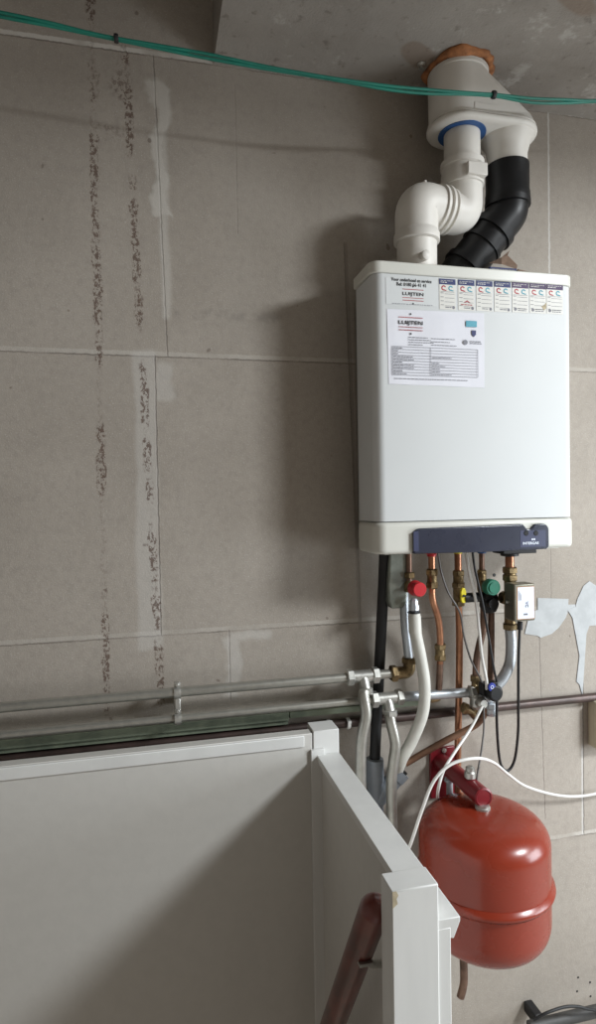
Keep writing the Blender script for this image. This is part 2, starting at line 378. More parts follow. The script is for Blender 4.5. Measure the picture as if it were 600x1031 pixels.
# navy control strip with rounded top corners and the notch
yp = by-.0045
pxs = [(415.5,557.5),(415.3,538)]
for k in range(1, 7): t = PI/2*k/6; pxs.append((415.3+7-7*math.cos(t), 538-6*math.sin(t)))
pxs += [(525.0,527.6),(528.5,531.8),(530,532.6),(532.5,532.6),(534,531.5),(537,527.6)]
for k in range(0, 7): t = PI/2*k/6; pxs.append((544.5+6.5*math.sin(t), 533.5-6.5*math.cos(t)))
pxs += [(551.3,550),(548.5,552.6),(540,553),(480,556)]
pts = [(q.x, q.z) for q in (P(x, y, .174) for x, y in pxs)]
cp = obj('control_panel', prism(B(), pts, yp-.006, yp+.03), M_navy, boiler, 30, .0025, 3)
def pr(x, y): q = P(x, y, .181); return q.x, q.z
px0, pz0 = pr(524.5, 530); px1, pz1 = pr(549.5, 551.5)
for cxp in (529.8, 539.6):
    q = P(cxp, 536.8, .181); bm = B(); lathe(bm, [(.006, 0), (.006, .0012), (.0052, .002)], (q.x, yp-.0055, q.z), (0, -1, 0), 20); obj('button', bm, M_blackp, cp)
q0 = P(420, 545, .181); obj('edge_strip', box(B(), pr(416.5,545)[0], pr(421.5,545)[0], yp-.0066, yp-.0055, pr(420,555)[1], pr(420,535)[1]), M_navy2, cp)
o = box(B(), pr(523.8,545)[0], pr(549.5,545)[0], yp-.0064, yp-.0055, pr(530,550.8)[1], pr(530,534.2)[1]); obj('display_field', o, M_navy2, cp, 30)
q = P(534.2, 547, .181); text('INTERGAS', q.x, q.z, .0055, yp-.0066, M_white, cp, width=.040, bold=.0002)
q = P(536.9, 543, .181); bm = B()
for dx in (-.0026, .0026): slab(bm, q.x+dx-.0018, q.x+dx+.0018, q.z-.002, q.z+.002, yp-.0066)
obj('emblem', bm, M_white, cp)

# ------------------------------------------------------------------ papers and stickers on the boiler front
def words(bm, x0, x1, z, y, h=.0011, rnd=1.0):
    x = x0
    while x < x1-.002:
        wd = random.uniform(.003, .009)*rnd; x2 = min(x+wd, x1); slab(bm, x, x2, z-h/2, z+h/2, y); x = x2+.0014
def logo(cx, cz, wdt, y, parent):
    h = wdt*.135
    text('LUIJTEN', cx, cz, h*1.05, y, M_ink, parent, 'lettering', width=wdt, bold=.00012)
    bm = B()
    slab(bm, cx-wdt*.5, cx+wdt*.5, cz+h*1.5-.0006, cz+h*1.5+.0006, y-.0001)
    slab(bm, cx-wdt*.5, cx+wdt*.5, cz-h*1.25-.0005, cz-h*1.25+.0005, y-.0001); slab(bm, cx-wdt*.5, cx+wdt*.5, cz-h*2.1-.0006, cz-h*2.1+.0006, y-.0001)
    obj('red_line', bm, M_inkr, parent)
    for zz in (cz+h*2.5, cz-h*3.1):
        bm = B(); s = wdt*.045; prism(bm, [(cx-s, zz), (cx, zz-s), (cx+s, zz), (cx, zz+s)], y-.0005, y-.0001)
        obj('diamond', bm, M_ink, parent)
ys = by-.0004
# company sticker
a = P(384.5, 277.5, .17); b2 = P(440, 309, .17)
st = thing('company_sticker', ((a.x+b2.x)/2, ys, b2.z), 'rectangular white company sticker at the top left corner of the boiler front', 'sticker')
obj('sticker_sheet', slab(B(), a.x+.008, b2.x, b2.z, a.z-.003, ys+.0002, .0004), M_case, st)
cx = (a.x+b2.x)/2+.004
q = P(413, 282.5, .17); text('Voor onderhoud en service', cx, q.z, .0072, ys-.0003, M_ink, st, width=.092, bold=.0001)
q = P(413, 287, .17); text('Bel: 0180 66 41 41', cx, q.z, .0072, ys-.0003, M_ink, st, width=.067, bold=.0001)
q = P(418, 297, .17); logo(cx+.003, q.z+.001, .048, ys-.0003, st)
bm = B(); q = P(413, 306.5, .17); words(bm, cx-.045, cx+.050, q.z, ys-.0002, .0010); obj('fine_print', bm, M_inkg, st)
# service stickers
sx = [442.0, 461.0, 479.2, 497.3, 515.3, 532.9, 550.0]; sw = 16.6
lab = ['with the plainest header, directly right of the company sticker', 'with a small red printed emblem, second after the company sticker', 'third from the left of the seven in the row', 'middle one of the row of seven',
       'first of the three with a darker purple header', 'with a yellowish worn spot, second from the right', 'last at the right end of the row']
for i, x in enumerate(sx):
    a = P(x, 280.2+(x-442)*.0505+.3, .17); b2 = P(x+sw, 309.5+(x-442)*.043, .17); wd = b2.x-a.x
    s = thing('service_sticker', (a.x+wd/2, ys, b2.z), 'small cream yearly service sticker '+lab[i], 'sticker', 'service stickers along the top of the boiler front')
    purple = i >= 4
    obj('sticker_sheet', slab(B(), a.x, b2.x, b2.z-.006, a.z, ys+.0002, .0005), M_stick, s)
    obj('header', slab(B(), a.x, b2.x, a.z-.0118, a.z, ys-.0003), M_inkp if purple else M_inkb, s)
    bm = B(); words(bm, a.x+.003, a.x+wd*.55, a.z-.0075, ys-.0007, .0016, .6); words(bm, a.x+.003, b2.x-.004, a.z-.004, ys-.0007, .0008); obj('header_print', bm, M_stick, s)
    for cxx, mm in ((a.x+wd*.27, M_inkr), (a.x+wd*.70, M_inkt)):
        bm = B(); zc2 = a.z-.0195; n = 18; ro, ri = .0056, .0030
        for k in range(n):
            if 14 <= k: continue
            t0, t1 = 2*PI*k/n+.4, 2*PI*(k+1)/n+.4
            vs = [bm.verts.new((cxx+r_*math.cos(t), ys-.0006, zc2+r_*math.sin(t))) for r_, t in ((ri, t0), (ro, t0), (ro, t1), (ri, t1))]; bm.faces.new(vs)
        slab(bm, cxx+.002, cxx+.0062, zc2-.006, zc2-.004, ys-.0004); obj('round_mark', bm, mm, s)
    bm = B()
    for k in range(4):
        zz = a.z-.032-k*.0085
        slab(bm, a.x+.0125, b2.x-.003, zz-.0003, zz+.0003, ys-.0003); slab(bm, a.x+.003, a.x+.010, zz+.0012, zz+.0022, ys-.0003)
    slab(bm, a.x+.003, b2.x-.003, a.z-.0278, a.z-.0272, ys-.0003)
    if purple:
        lathe(bm, [(.0036, 0), (.0036, .0003)], (a.x+.008, ys-.0003, b2.z+.001), (0, -1, 0), 14); words(bm, a.x+.014, b2.x-.006, b2.z+.0028, ys-.0003, .0016); words(bm, a.x+.014, b2.x-.006, b2.z-.0012, ys-.0003, .0016)
    else:
        lathe(bm, [(.0032, 0), (.0032, .0003)], (b2.x-.005, ys-.0003, b2.z-.001), (0, -1, 0), 14); words(bm, a.x+.014, b2.x-.010, b2.z-.001, ys-.0003, .0018)
    obj('printed_line', bm, M_inkg, s)
    if i == 1:
        bm = B(); prism(bm, [(a.x+.012, b2.z+.010), (a.x+.021, b2.z+.016), (a.x+.030, b2.z+.010), (a.x+.026, b2.z+.010), (a.x+.021, b2.z+.013), (a.x+.016, b2.z+.010)], ys-.0006, ys-.0003)
        words(bm, a.x+.006, b2.x-.006, b2.z+.006, ys-.0003, .0018); obj('red_emblem', bm, M_inkr, s)
    if i == 5:
        obj('worn_spot', prism(B(), [(b2.x-.012, b2.z+.010), (b2.x-.004, b2.z+.014), (b2.x+.0015, b2.z+.020), (b2.x, b2.z+.006), (b2.x-.006, b2.z+.001), (b2.x-.008, b2.z+.006)], ys-.0007, ys-.0003), M_prim, s)
# service report sheet
cor = [P(389.3,311,.17), P(487.3,315.5,.17), P(487.6,390.5,.17), P(391.3,386.5,.17)]
sh = thing('service_report', (cor[0].x+.1, ys, cor[2].z), 'white printed report sheet in a clear sleeve taped to the boiler front below the stickers', 'document')
def uv(u, v): return (cor[0]*(1-u)+cor[1]*u)*(1-v)+(cor[3]*(1-u)+cor[2]*u)*v
bm = B(); nx, nz = 14, 10; g = []
for j in range(nz+1):
    g.append([bm.verts.new(uv(i/nx, j/nz)+Vector((0, -.0007-.0004*math.sin(i*.9+j*.35)*math.sin(j*.55), 0))) for i in range(nx+1)])
for j in range(nz):
    for i in range(nx): bm.faces.new((g[j][i], g[j][i+1], g[j+1][i+1], g[j+1][i]))
_sh = obj('sheet', bm, M_paper, sh, None)
if _sh.data.polygons[0].normal.y > 0: _sh.data.flip_normals()
_sol = _sh.modifiers.new('thickness', 'SOLIDIFY'); _sol.thickness = .0003
yt = ys-.0014
x0, x1 = cor[0].x, cor[1].x; zt, zb = cor[0].z-.002, cor[2].z+.006; Wd, Ht = x1-x0, zt-zb
def sxz(u, v): return x0+Wd*u, zt-Ht*v-.006*u*0
cxx, czz = sxz(.235, .165); logo(cxx, czz, .055, yt, sh)
bm = B()
for k in range(4):
    xx, zz = sxz(.21, .365+k*.034); words(bm, xx, xx+(.045, .052, .058, .036)[k], zz, yt, .0011)
for k in range(3):
    xx, zz = sxz(.44, .37+k*.045); words(bm, xx, xx+(.056, .044, .060)[k], zz, yt, .0011)
xx, zz = sxz(.845, .385); words(bm, xx, xx+.026, zz, yt, .0016); words(bm, xx, xx+.028, zz-.004, yt, .0016)
xx, zz = sxz(.065, .945); words(bm, xx, xx+Wd*.76, zz, yt, .0012)
tv0, tv1, nrow = .50, .895, 10
for k in range(nrow+1):
    v = tv0+(tv1-tv0)*k/nrow; xa, zz = sxz(.045, v); xb, _ = sxz(.925, v); slab(bm, xa, xb, zz-.0003, zz+.0003, yt)
    if k < nrow:
        zz -= Ht*(tv1-tv0)/nrow/2; words(bm, xa+.002, xa+random.choice((.014, .024, .036, .05)), zz, yt, .0014)
        if k in (3, 5, 6, 7, 8, 9): xm, _ = sxz(.45, 0); words(bm, xm, xm+random.choice((.018, .03, .045)), zz, yt, .0012)
for u in (.045, .435, .925):
    xa, za = sxz(u, tv0); _, zz = sxz(u, tv1); slab(bm, xa-.0003, xa+.0003, zz, za, yt)
lathe(bm, [(.0055, 0), (.0055, .0003)], (*[sxz(.795, .40)[0], yt][:2], sxz(.795, .40)[1]), (0, -1, 0), 18)
obj('printed_text', bm, M_inkg, sh)
xx, zz = sxz(.86, .135); obj('turquoise_badge', slab(B(), xx-.013, xx+.013, zz-.0065, zz+.0065, yt), M_inkt, sh)
xx, zz = sxz(.885, .265); obj('blue_shield', prism(B(), [(xx-.005, zz+.006), (xx+.005, zz+.006), (xx+.005, zz-.003), (xx, zz-.008), (xx-.005, zz-.003)], yt-.0004, yt), M_inkb, sh)

# ------------------------------------------------------------------ flue
ax_d = .095
zbot = P(470, 136, .1).z; ztop = zc
L0 = P(433.5, 130, ax_d).x; R0 = P(534, 130, ax_d).x; rad = .066; c0 = L0+rad; c1 = R0-rad
def stad(xa, xb, r, z, n=16, yc=-ax_d):
    pts = []
    for k in range(n+1): t = -PI/2+PI*k/n; pts.append((xb+r*math.cos(t), yc+r*math.sin(t), z))
    for k in range(n+1): t = PI/2+PI*k/n; pts.append((xa+r*math.cos(t), yc+r*math.sin(t), z))
    return pts
def loft(bm, rings):
    vv = [[bm.verts.new(p) for p in r] for r in rings]; n = len(vv[0])
    for a, b in zip(vv, vv[1:]):
        for k in range(n): bm.faces.new((a[k], a[(k+1) % n], b[(k+1) % n], b[k]))
    bm.faces.new(vv[0][::-1]); bm.faces.new(vv[-1]); return bm
ad = thing('flue_adapter', (c0, -ax_d, zbot), 'white oval twin flue adapter going up into the concrete ceiling', 'flue adapter')
cxt = c0+.003
obj('body', loft(B(), [stad(c0, c1, rad-.002, zbot+.016), stad(c0, c1, rad-.002, zbot+.026), stad(c0, c1-.006, rad-.002, zbot+.036), stad(c0, cxt+.004, rad-.001, ztop-.030), stad(c0, cxt, rad-.001, ztop-.022)]), M_pvc, ad, 50)
obj('collar', lathe(B(), [(.065, 0), (.068, .002), (.068, .010), (.062, .014), (.060, .05)], (cxt, -ax_d, ztop-.024), (0, 0, 1), 40), M_pvc, ad, 40)
obj('rim', loft(B(), [stad(c0, c1, rad-.010, zbot), stad(c0, c1, rad+.001, zbot+.003), stad(c0, c1, rad+.0035, zbot+.007), stad(c0, c1, rad+.0035, zbot+.013), stad(c0, c1, rad, zbot+.016), stad(c0, c1, rad+.002, zbot+.017), stad(c0, c1, rad+.001, zbot+.021)]), M_pvc, ad, 50)
q = P(465, 140, .1); xw = q.x
obj('blue_seal', lathe(B(), [(.045, -.002), (.0535, -.002), (.0535, .004), (.045, .004)], (xw, -.100, zbot), (0, 0, 1), 36), M_blue, ad)
xk = P(511, 160, .1).x
obj('outlet_socket', lathe(B(), [(.045, -.075), (.045, -.035), (.051, -.012), (.060, 0), (.060, .01)], (xk, -.098, zbot), (0, 0, 1), 36), M_pvc, ad, 50)
q = P(491, 95, .16); obj('type_plate', box(B(), P(478,110,.16).x, P(503,110,.16).x, -ax_d-rad+.0010, -ax_d-rad+.004, P(490,118,.16).z, P(490,104,.16).z), M_pvc, ad, 30, .0005)
# orange foam ring
bm = B(); n = 44; m2 = 10
rg = []
for k in range(n):
    t = 2*PI*k/n; rr = .068+.004*math.sin(5*t)+random.uniform(-.003, .003); rt = .0125+.003*math.sin(3*t+1)+random.uniform(-.002, .002)
    rg.append([bm.verts.new((cxt+.004+(rr+rt*math.cos(2*PI*j/m2))*math.cos(t), -ax_d+(rr+rt*math.cos(2*PI*j/m2))*math.sin(t)*.98, ztop-.003+rt*.8*math.sin(2*PI*j/m2))) for j in range(m2)])
for k in range(n):
    for j in range(m2): bm.faces.new((rg[k][j], rg[(k+1) % n][j], rg[(k+1) % n][(j+1) % m2], rg[k][(j+1) % m2]))
tag(obj('expanding_foam', bm, M_foam, None, 80), 'ring of orange expanding foam sealing the flue at the ceiling', 'foam')

rp = .0405
wf = thing('white_flue_pipe', P(417, 262, .118), 'white plastic flue pipe with two elbows rising from the boiler to the adapter', 'flue pipe')
A0 = Vector((xw, -.100, zbot+.0)); A1 = P(463, 165, .100); A1.x = xw
obj('straight_pipe', cyl(B(), A0+Vector((0, 0, .02)), A1, rp, 36), M_pvc, wf, 40)
zE = P(463, 190, .1).z
obj('socket', lathe(B(), [(.042, 0), (.0480, .002), (.0480, .030), (.0465, .032), (.0465, A1.z-zE-.014), (.049, A1.z-zE-.012), (.049, A1.z-zE), (.041, A1.z-zE+.002)], (xw, -.100, zE), (0, 0, 1), 36), M_pvc, wf, 40)
obj('socket_clamp', box(B(), xw-.014, xw+.034, -.153, -.135, zE+.008, zE+.036), M_pvc, wf, 30, .002)
xl = P(419.5, 240, .128).x; zS = P(446, 214, .11).z; zL = P(417, 240, .118).z
p_up = Vector((xw, -.100, zE+.004)); mid_r = Vector((xw, -.100, zS)); mid_l = Vector((xl, -.128, zS+.006)); p_dn = Vector((xl, -.128, zL))
pth = rounded([p_up, mid_r, (mid_r+mid_l)/2], .052, 12); obj('upper_elbow', tube(B(), pth, rp+.004, 32), M_pvc, wf, 60)
pth2 = rounded([(mid_r+mid_l)/2, mid_l, p_dn], .060, 12); obj('lower_elbow', tube(B(), pth2, rp+.0065, 32), M_pvc, wf, 60)
mm = (mid_r+mid_l)/2; dv = (mid_l-mid_r).normalized()
for off, rr in ((-.004, .0525), (.010, .0515), (-.020, .0490)): obj('seam_ring', lathe(B(), [(rr-.004, -.004), (rr, -.003), (rr, .003), (rr-.004, .004)], mm+dv*off, dv, 36), M_pvc, wf, 40)
q = P(429, 184.5, .12); bm = B(); box(bm, q.x-.006, q.x+.016, -.125, -.112, q.z-.008, q.z+.001); box(bm, q.x-.007, q.x-.001, -.127, -.110, q.z-.012, q.z+.004); obj('clip', bm, M_pvc, wf, 30, .0015)
zB = CZ+.4955
obj('lower_pipe', cyl(B(), (xl, -.128, zB-.004), (xl, -.128, zL), rp+.003, 36), M_pvc, wf, 40)
obj('pipe_rim', lathe(B(), [(.0455, -.016), (.050, -.014), (.050, .002), (.048, .005), (.047, .008)], (xl, -.128, zL), (0, 0, 1), 36), M_pvc, wf, 40)
q = P(426, 259, .165); obj('test_plug', lathe(B(), [(.009, -.012), (.0105, -.010), (.0105, .006), (.008, .008)], (q.x, -.1745, q.z), (.15, -1, 0), 20), M_pvc, wf, 40)

bf = thing('black_flue_pipe', P(455, 268, .10), 'black plastic air pipe bending from the adapter down behind the white elbows', 'flue pipe')
k0 = Vector((xk, -.098, P(508, 168, .098).z)); k1 = P(508, 206, .098); k1.x = xk; k2 = P(486, 228, .10); k3 = P(453, 268, .064); k3.z = zB-.003
obj('socket', lathe(B(), [(.048, 0), (.0505, .002), (.0505, .022), (.049, .024), (.049, k0.z-k1.z)], (xk, -.098, k1.z), (0, 0, 1), 32), M_blackp, bf, 40)
pk = rounded([k1+Vector((0, 0, .01)), k1+Vector((0, 0, -.022)), k2, k3, k3+Vector((-.004, 0, -.0))], .035, 8)
obj('bent_pipe', tube(B(), rounded([k1+Vector((0, 0, .006)), k1+Vector((0, 0, -.020)), k3], .05, 10), .0465, 32), M_blackp, bf, 60)
dk = (k3-(k1+Vector((0, 0, -.020)))).normalized(); kb = k1+Vector((0, 0, -.020))
Lk = (k3-kb).length
for t, rr, hh in ((.25, .0515, .010), (.45, .050, .006), (.74, .0525, .008)): obj('rib', lathe(B(), [(.045, -hh), (rr, -hh+.001), (rr, hh-.001), (.045, hh)], kb+dk*Lk*t, dk, 32), M_blackp, bf, 40)
obj('rib', lathe(B(), [(.045, -.007), (.0515, -.006), (.0515, .006), (.045, .007)], k1, (0, 0, 1), 32), M_blackp, bf, 40)

# booklet and torn paper lying on the boiler
zB2 = zB+.0006
bk_ = thing('booklet', (.80, -.13, zB2), 'creased navy printed leaflet lying on top of the boiler beside the black pipe', 'leaflet')
a = P(492, 268, .15); b2 = P(519, 272, .15)
obj('cover', box(B(), a.x, b2.x, -.155, -.105, zB2, zB2+.011), M_inkb, bk_, 30, .001)
bm = B(); words(bm, a.x+.004, b2.x-.004, zB2+.0055, -.1552, .003); obj('cover_print', bm, M_inkg, bk_)
bm = B(); pts = [P(492,265,.15), P(505,259,.14), P(513,252,.13), P(511,257,.13), P(521,267,.15), P(520,271,.15), P(505,266,.15)]
v = [bm.verts.new(p) for p in pts]; bm.faces.new(v); bmesh.ops.solidify(bm, geom=bm.faces[:], thickness=.0006)
tag(obj('torn_paper', bm, M_card, None, None), 'torn scrap of brownish paper folded up on top of the leaflet', 'paper')
bm = B(); a = P(519,270,.14); b2 = P(548,274,.13)
v = [bm.verts.new(p) for p in (Vector((a.x, -.15, zB2)), Vector((b2.x, -.15, zB2)), Vector((b2.x-.01, -.10, zB2)), Vector((a.x+.005, -.09, zB2+.012)), Vector((a.x, -.15, zB2+.012)))]
bm.faces.new((v[0], v[1], v[4])); bm.faces.new((v[4], v[1], v[2], v[3])); bm.faces.new((v[0], v[4], v[3])); bm.faces.new((v[0], v[3], v[2], v[1])); 
tag(obj('cardboard_scrap', bm, M_card, None, None), 'flat piece of brown cardboard on the right half of the boiler top', 'cardboard')

# ------------------------------------------------------------------ green cable along the ceiling
gc = thing('green_cable', P(300, 73, .2), 'long green double cable strung across the top of the picture in front of the flue', 'cable')
base = [(-60,2),(0,14.5),(50,25),(100,36),(160,47),(210,57),(270,69),(330,78.5),(390,88),(430,92.5),(470,94.5),(500,96),(535,101),(570,102.5),(600,102),(680,100)]
for s in (0, 1):
    pts = [P(x, y+(-1.5 if s else 1.3)+.9*math.sin(i*1.7+s*2.2), .205+.003*s) for i, (x, y) in enumerate(base)]
    obj('strand', tube(B(), catmull(pts, 6), .0031, 10), M_cable, gc, 60)
for x, y in ((117, 38.7), (497, 95.5)):
    q = P(x, y, .207); obj('cable_tie', lathe(B(), [(.0075, -.004), (.0085, 0), (.0075, .004)], q, P(x+20, y+2, .207)-q, 10), M_rubber, gc, 40)

# ------------------------------------------------------------------ horizontal heating pipes
dp = .062
zu = (P(0,713,dp).z+P(344,682,dp).z)/2; zl = (P(0,740,dp).z+P(340,708,dp).z)/2
def xat(px, py, d=dp): return P(px, py, d).x
up_end = xat(396, 677); xt1 = xat(365, 682); xt2 = xat(389.5, 703)
tag(obj('steel_pipe', cyl(B(), (-1.6, -dp, zu), (up_end, -dp, zu), .0105), M_galv, None, 40), 'upper of the two horizontal galvanised pipes along the wall', 'pipe')
tag(obj('steel_pipe', cyl(B(), (-1.6, -dp, zl), (xt2-.02, -dp, zl), .0084), M_galv, None, 40), 'lower of the two horizontal galvanised pipes, just above the green rail', 'pipe')
tag(obj('zinc_pipe', cyl(B(), (xt2+.02, -dp, zl), (xat(474, 697), -dp, P(474,697,dp).z), .0112), M_chrome, None, 40), 'short shiny horizontal zinc pipe between the lower tee and the valve cluster', 'pipe')
def tee(x, z, lab, drop, path):
    t = thing('tee_fitting', (x, -dp, z), lab, 'pipe fitting')
    obj('body', tube(cyl(B(), (x-.026, -dp, z), (x+.026, -dp, z), .0140), [Vector((x, -dp, z)), Vector((x+.001, -dp-.008, z-.012)), Vector((x+.002, -dp-.014, z-.028))], .0125), M_galvv, t, 50)
    for s in (-1, 1):
        bm = B(); nut(bm, (x+s*.031, -dp, z), (1, 0, 0), .0190, .017); obj('nut', bm, M_galvv, t, 25)
    bm = B(); nut(bm, (x+.003, -dp-.015, z-.031), (0.03, -.15, -1), .0165, .015); obj('nut', bm, M_galvv, t, 25)
    tag(obj('branch_pipe', tube(B(), catmull([Vector((x+.003, -dp-.015, z-.030))]+[P(*q) for q in path], 8), .0125), M_galv, None, 50), drop, 'pipe')
tee(xt1, zu, 'galvanised tee with three hex nuts in the upper pipe', 'left of the two bent steel branch pipes dropping behind the partition', [(366,700,.085),(368.5,720,.09),(364,745,.09),(363,775,.09),(364,830,.09),(366,900,.09)])
tee(xt2, zl, 'galvanised tee with three hex nuts in the lower pipe', 'right bent steel branch pipe passing in front of the grey drain', [(393,725,.082),(398,748,.088),(396,768,.09),(394,790,.09),(395,840,.09),(397,910,.09)])
# twin pipe clamp
cl = thing('pipe_clamp', P(178, 705, .04), 'galvanised double pipe clamp holding both horizontal pipes to the wall', 'pipe clamp')
xc = xat(178.5, 700)
for z in (zu, zl):
    bm = B(); lathe(bm, [(.0108, -.007), (.0135, -.007), (.0142, 0), (.0135, .007), (.0108, .007)], (xc, -dp, z), (1, 0, 0), 24); obj('ring', bm, M_galvv, cl, 40)
    bm = B(); box(bm, xc-.006, xc+.006, -dp-.006, -dp+.006, z+.013, z+.022); lathe(bm, [(.004, 0), (.004, .003)], (xc, -dp-.006, z+.017), (0, -1, 0), 10); obj('screw_lug', bm, M_galvv, cl, 30, .0008)
bm = B(); box(bm, xc-.007, xc+.007, -dp+.004, -.0, zl+.014, zu-.013); box(bm, xc-.005, xc+.005, -dp-.005, -dp+.005, zl+.020, zu-.013); obj('bracket', bm, M_galvv, cl, 30, .001)
# green rail
gz1, gz0 = P(0,745,.03).z, P(0,760,.03).z; xg = xat(291, 725, .03)
gr = thing('green_rail', (0, -.02, gz0), 'long green-grey steel rail fixed to the wall under the lower pipe', 'rail')
bm = B(); box(bm, -1.6, xg-.001, -.034, 0, gz0+.012, gz1); box(bm, -1.6, xg-.001, -.026, 0, gz0, gz0+.0115); obj('rail_section', bm, M_green, gr, 30, .001)
bm = B(); box(bm, xg+.001, xat(424, 712, .03), -.033, 0, gz0+.016, gz1-.001); obj('rail_section', bm, M_green, gr, 30, .001)
# brown pipe
zbn = (P(0,766,.014).z+P(560,705,.014).z)/2; 
tag(obj('brown_pipe', cyl(B(), (-1.6, -.0125, zbn), (3.2, -.0125, zbn), .0108), M_brown, None, 40), 'long dark brown heating pipe running low across the whole wall', 'pipe')
for x in (330.5, 350):
    bm = B(); lathe(bm, [(.0125, -.004), (.0135, -.003), (.0135, .003), (.0125, .004)], (xat(x, 730, .0125), -.0145, zbn), (1, 0, 0), 18); box(bm, xat(x, 730, .0125)-.004, xat(x, 730, .0125)+.004, -.030, -.024, zbn+.004, zbn+.010)
    tag(obj('pipe_clip', bm, M_wcab, None, 40), 'small white plastic clip on the brown pipe, '+('directly above the corner post' if x < 340 else 'by the left branch pipe'), 'clip', 'white clips on the brown pipe')

# ------------------------------------------------------------------ things below the boiler, from left to right
tag(obj('black_drain_tube', tube(B(), catmull([P(387.5,550,.07), P(386,590,.06), P(383.5,640,.042), P(381,690,.027), P(378.5,735,.036), P(377,775,.048)], 8), .0128), M_rubber, None, 60), 'thick black plastic tube dropping from the boiler into the grey drain', 'tube')
# galvanised cover strip
bm = B(); zz = lambda y: P(401, y, .08).z; xx = lambda x: P(x, 585, .08).x
prism(bm, [(xx(391.5), CZ-.13), (xx(409.5), CZ-.13), (xx(409), zz(600)), (xx(406.8), zz(609)), (xx(404.5), zz(612)), (xx(392.8), zz(612)), (xx(390), zz(605)), (xx(389.8), zz(585))], -.088, -.055)
obj_ = tag(obj('mounting_profile', bm, simple('weathered_zinc', (.30, .325, .285), .38, .6, var=.15, scale=25), None, 30, .004, 3), 'galvanised steel profile with a tapered foot hanging under the left end of the boiler', 'bracket')
# wye drain
wy = thing('drain_wye', P(378, 850, .07), 'grey plastic wye drain pipe with an open branch, behind the right branch pipe', 'drain pipe')
wt = P(377, 764, .048); 
obj('socket', lathe(B(), [(.0140, 0), (.0205, 0), (.0215, -.003), (.0215, -.050), (.0195, -.055), (.0195, -.30)], wt, (0, 0, 1), 28), M_grey, wy, 40)
wa, wb = P(404, 776, .052), P(379, 805, .048)
obj('branch', tube(B(), [wa, wa+(wb-wa)*.25, wa+(wb-wa)*.27, wb], .018, 24, rs=[.0225, .0225, .0205, .0205]), M_grey, wy, 40)
obj('branch_seal', tube(B(), [wa+(wa-wb)*.06, wa+(wb-wa)*.05], .015, 20), M_rubber, wy, 40)
# red relief valve and white hose
rv = thing('relief_valve', P(411, 580, .09), 'brass relief valve with a round red cap hanging under the boiler above the white hose', 'valve')
v0 = P(412, 590, .09)
obj('inlet_pipe', cyl(B(), (v0.x, -.09, CZ-.1263), (v0.x, -.09, v0.z+.006), .0068), M_copdark, rv, 40)
bm = B(); q = P(412.5, 579, .09); nut(bm, q, (0, 0, 1), .0125, .014); lathe(bm, [(.009, 0), (.012, .004), (.012, .02), (.008, .026)], (v0.x, -.09, v0.z-.014), (0, 0, 1), 18); lathe(bm, [(.012, 0), (.012, .03)], (v0.x+.002, -.085, v0.z-.004), (0, -1, 0), 18); obj('body', bm, M_brass, rv, 30)
obj('cap', lathe(B(), [(.016, 0), (.0175, .003), (.0175, .008), (.0162, .010), (.0162, .030), (.0145, .032)], (v0.x+.002, -.112, v0.z-.001), (0, -1, 0), 28), M_red, rv, 35)
h0 = P(416.5, 607, .105)
bm = B(); lathe(bm, [(.009, -.004), (.0120, 0), (.0120, .010), (.010, .014), (.010, .022), (.007, .026)], P(416.5, 614, .105), (0, 0, 1), 8); obj('tailpiece', bm, M_chrome, rv, 25)
hs = thing('white_hose', h0, 'thick white plastic drain hose curving down from the red capped valve to the grey drain', 'hose')
obj('hose_body', tube(B(), catmull([P(417,617,.105), P(418,635,.105), P(423.5,662,.10), P(427.5,690,.10), P(425.5,718,.095), P(415,745,.085), P(405,763,.078), P(400,776,.056), P(396,785,.053)], 8), .0135, 20), M_hose, hs, 60)
obj('black_band', lathe(B(), [(.013, -.002), (.0146, -.0015), (.0146, .0015), (.013, .002)], P(416.7, 616.5, .105), (0, 0, 1), 22), M_rubber, hs, 40)
a = P(417.2, 620, .105); b2 = P(418, 637, .105); obj('cuff', cyl(B(), a, b2, .0146, 22), M_white if 0 else M_hose, hs, 40)
# zinc riser and brass elbow
be = thing('brass_elbow', P(406, 674, .062), 'tarnished brass elbow at the right end of the upper pipe', 'pipe fitting')
e0 = Vector((up_end-.002, -dp, zu)); ex = P(412, 674, dp).x; e2 = Vector((ex, -dp, zu+.028))
obj('body', tube(B(), rounded([e0, Vector((ex, -dp, zu)), e2], .016, 8), .0145), M_brass, be, 50)
bm = B(); nut(bm, e0+Vector((.003, 0, 0)), (1, 0, 0), .0195, .016); obj('nut', bm, M_brass, be, 25)
bm = B(); nut(bm, e2, (0, 0, 1), .0185, .014); obj('nut', bm, M_brass, be, 25)
tag(obj('zinc_riser', tube(B(), catmull([e2, P(410,650,.064), P(407.5,625,.07), P(407,600,.074), P(407,590,.076)], 6), .0105), M_chrome, None, 50), 'shiny zinc pipe rising from the brass elbow behind the white hose', 'pipe')
zbx = CZ-.1263
def connector(px, d, collar_mat, label, name='copper_riser'):
    q = P(px, 560, d); t = thing(name, (q.x, -d, zbx), label, 'pipe')
    obj('collar', lathe(B(), [(.012, 0), (.0165, -.001), (.0165, -.006), (.011, -.008), (.010, -.013)], (q.x, -d, zbx), (0, 0, 1), 24), collar_mat, t, 40); return t, q.x
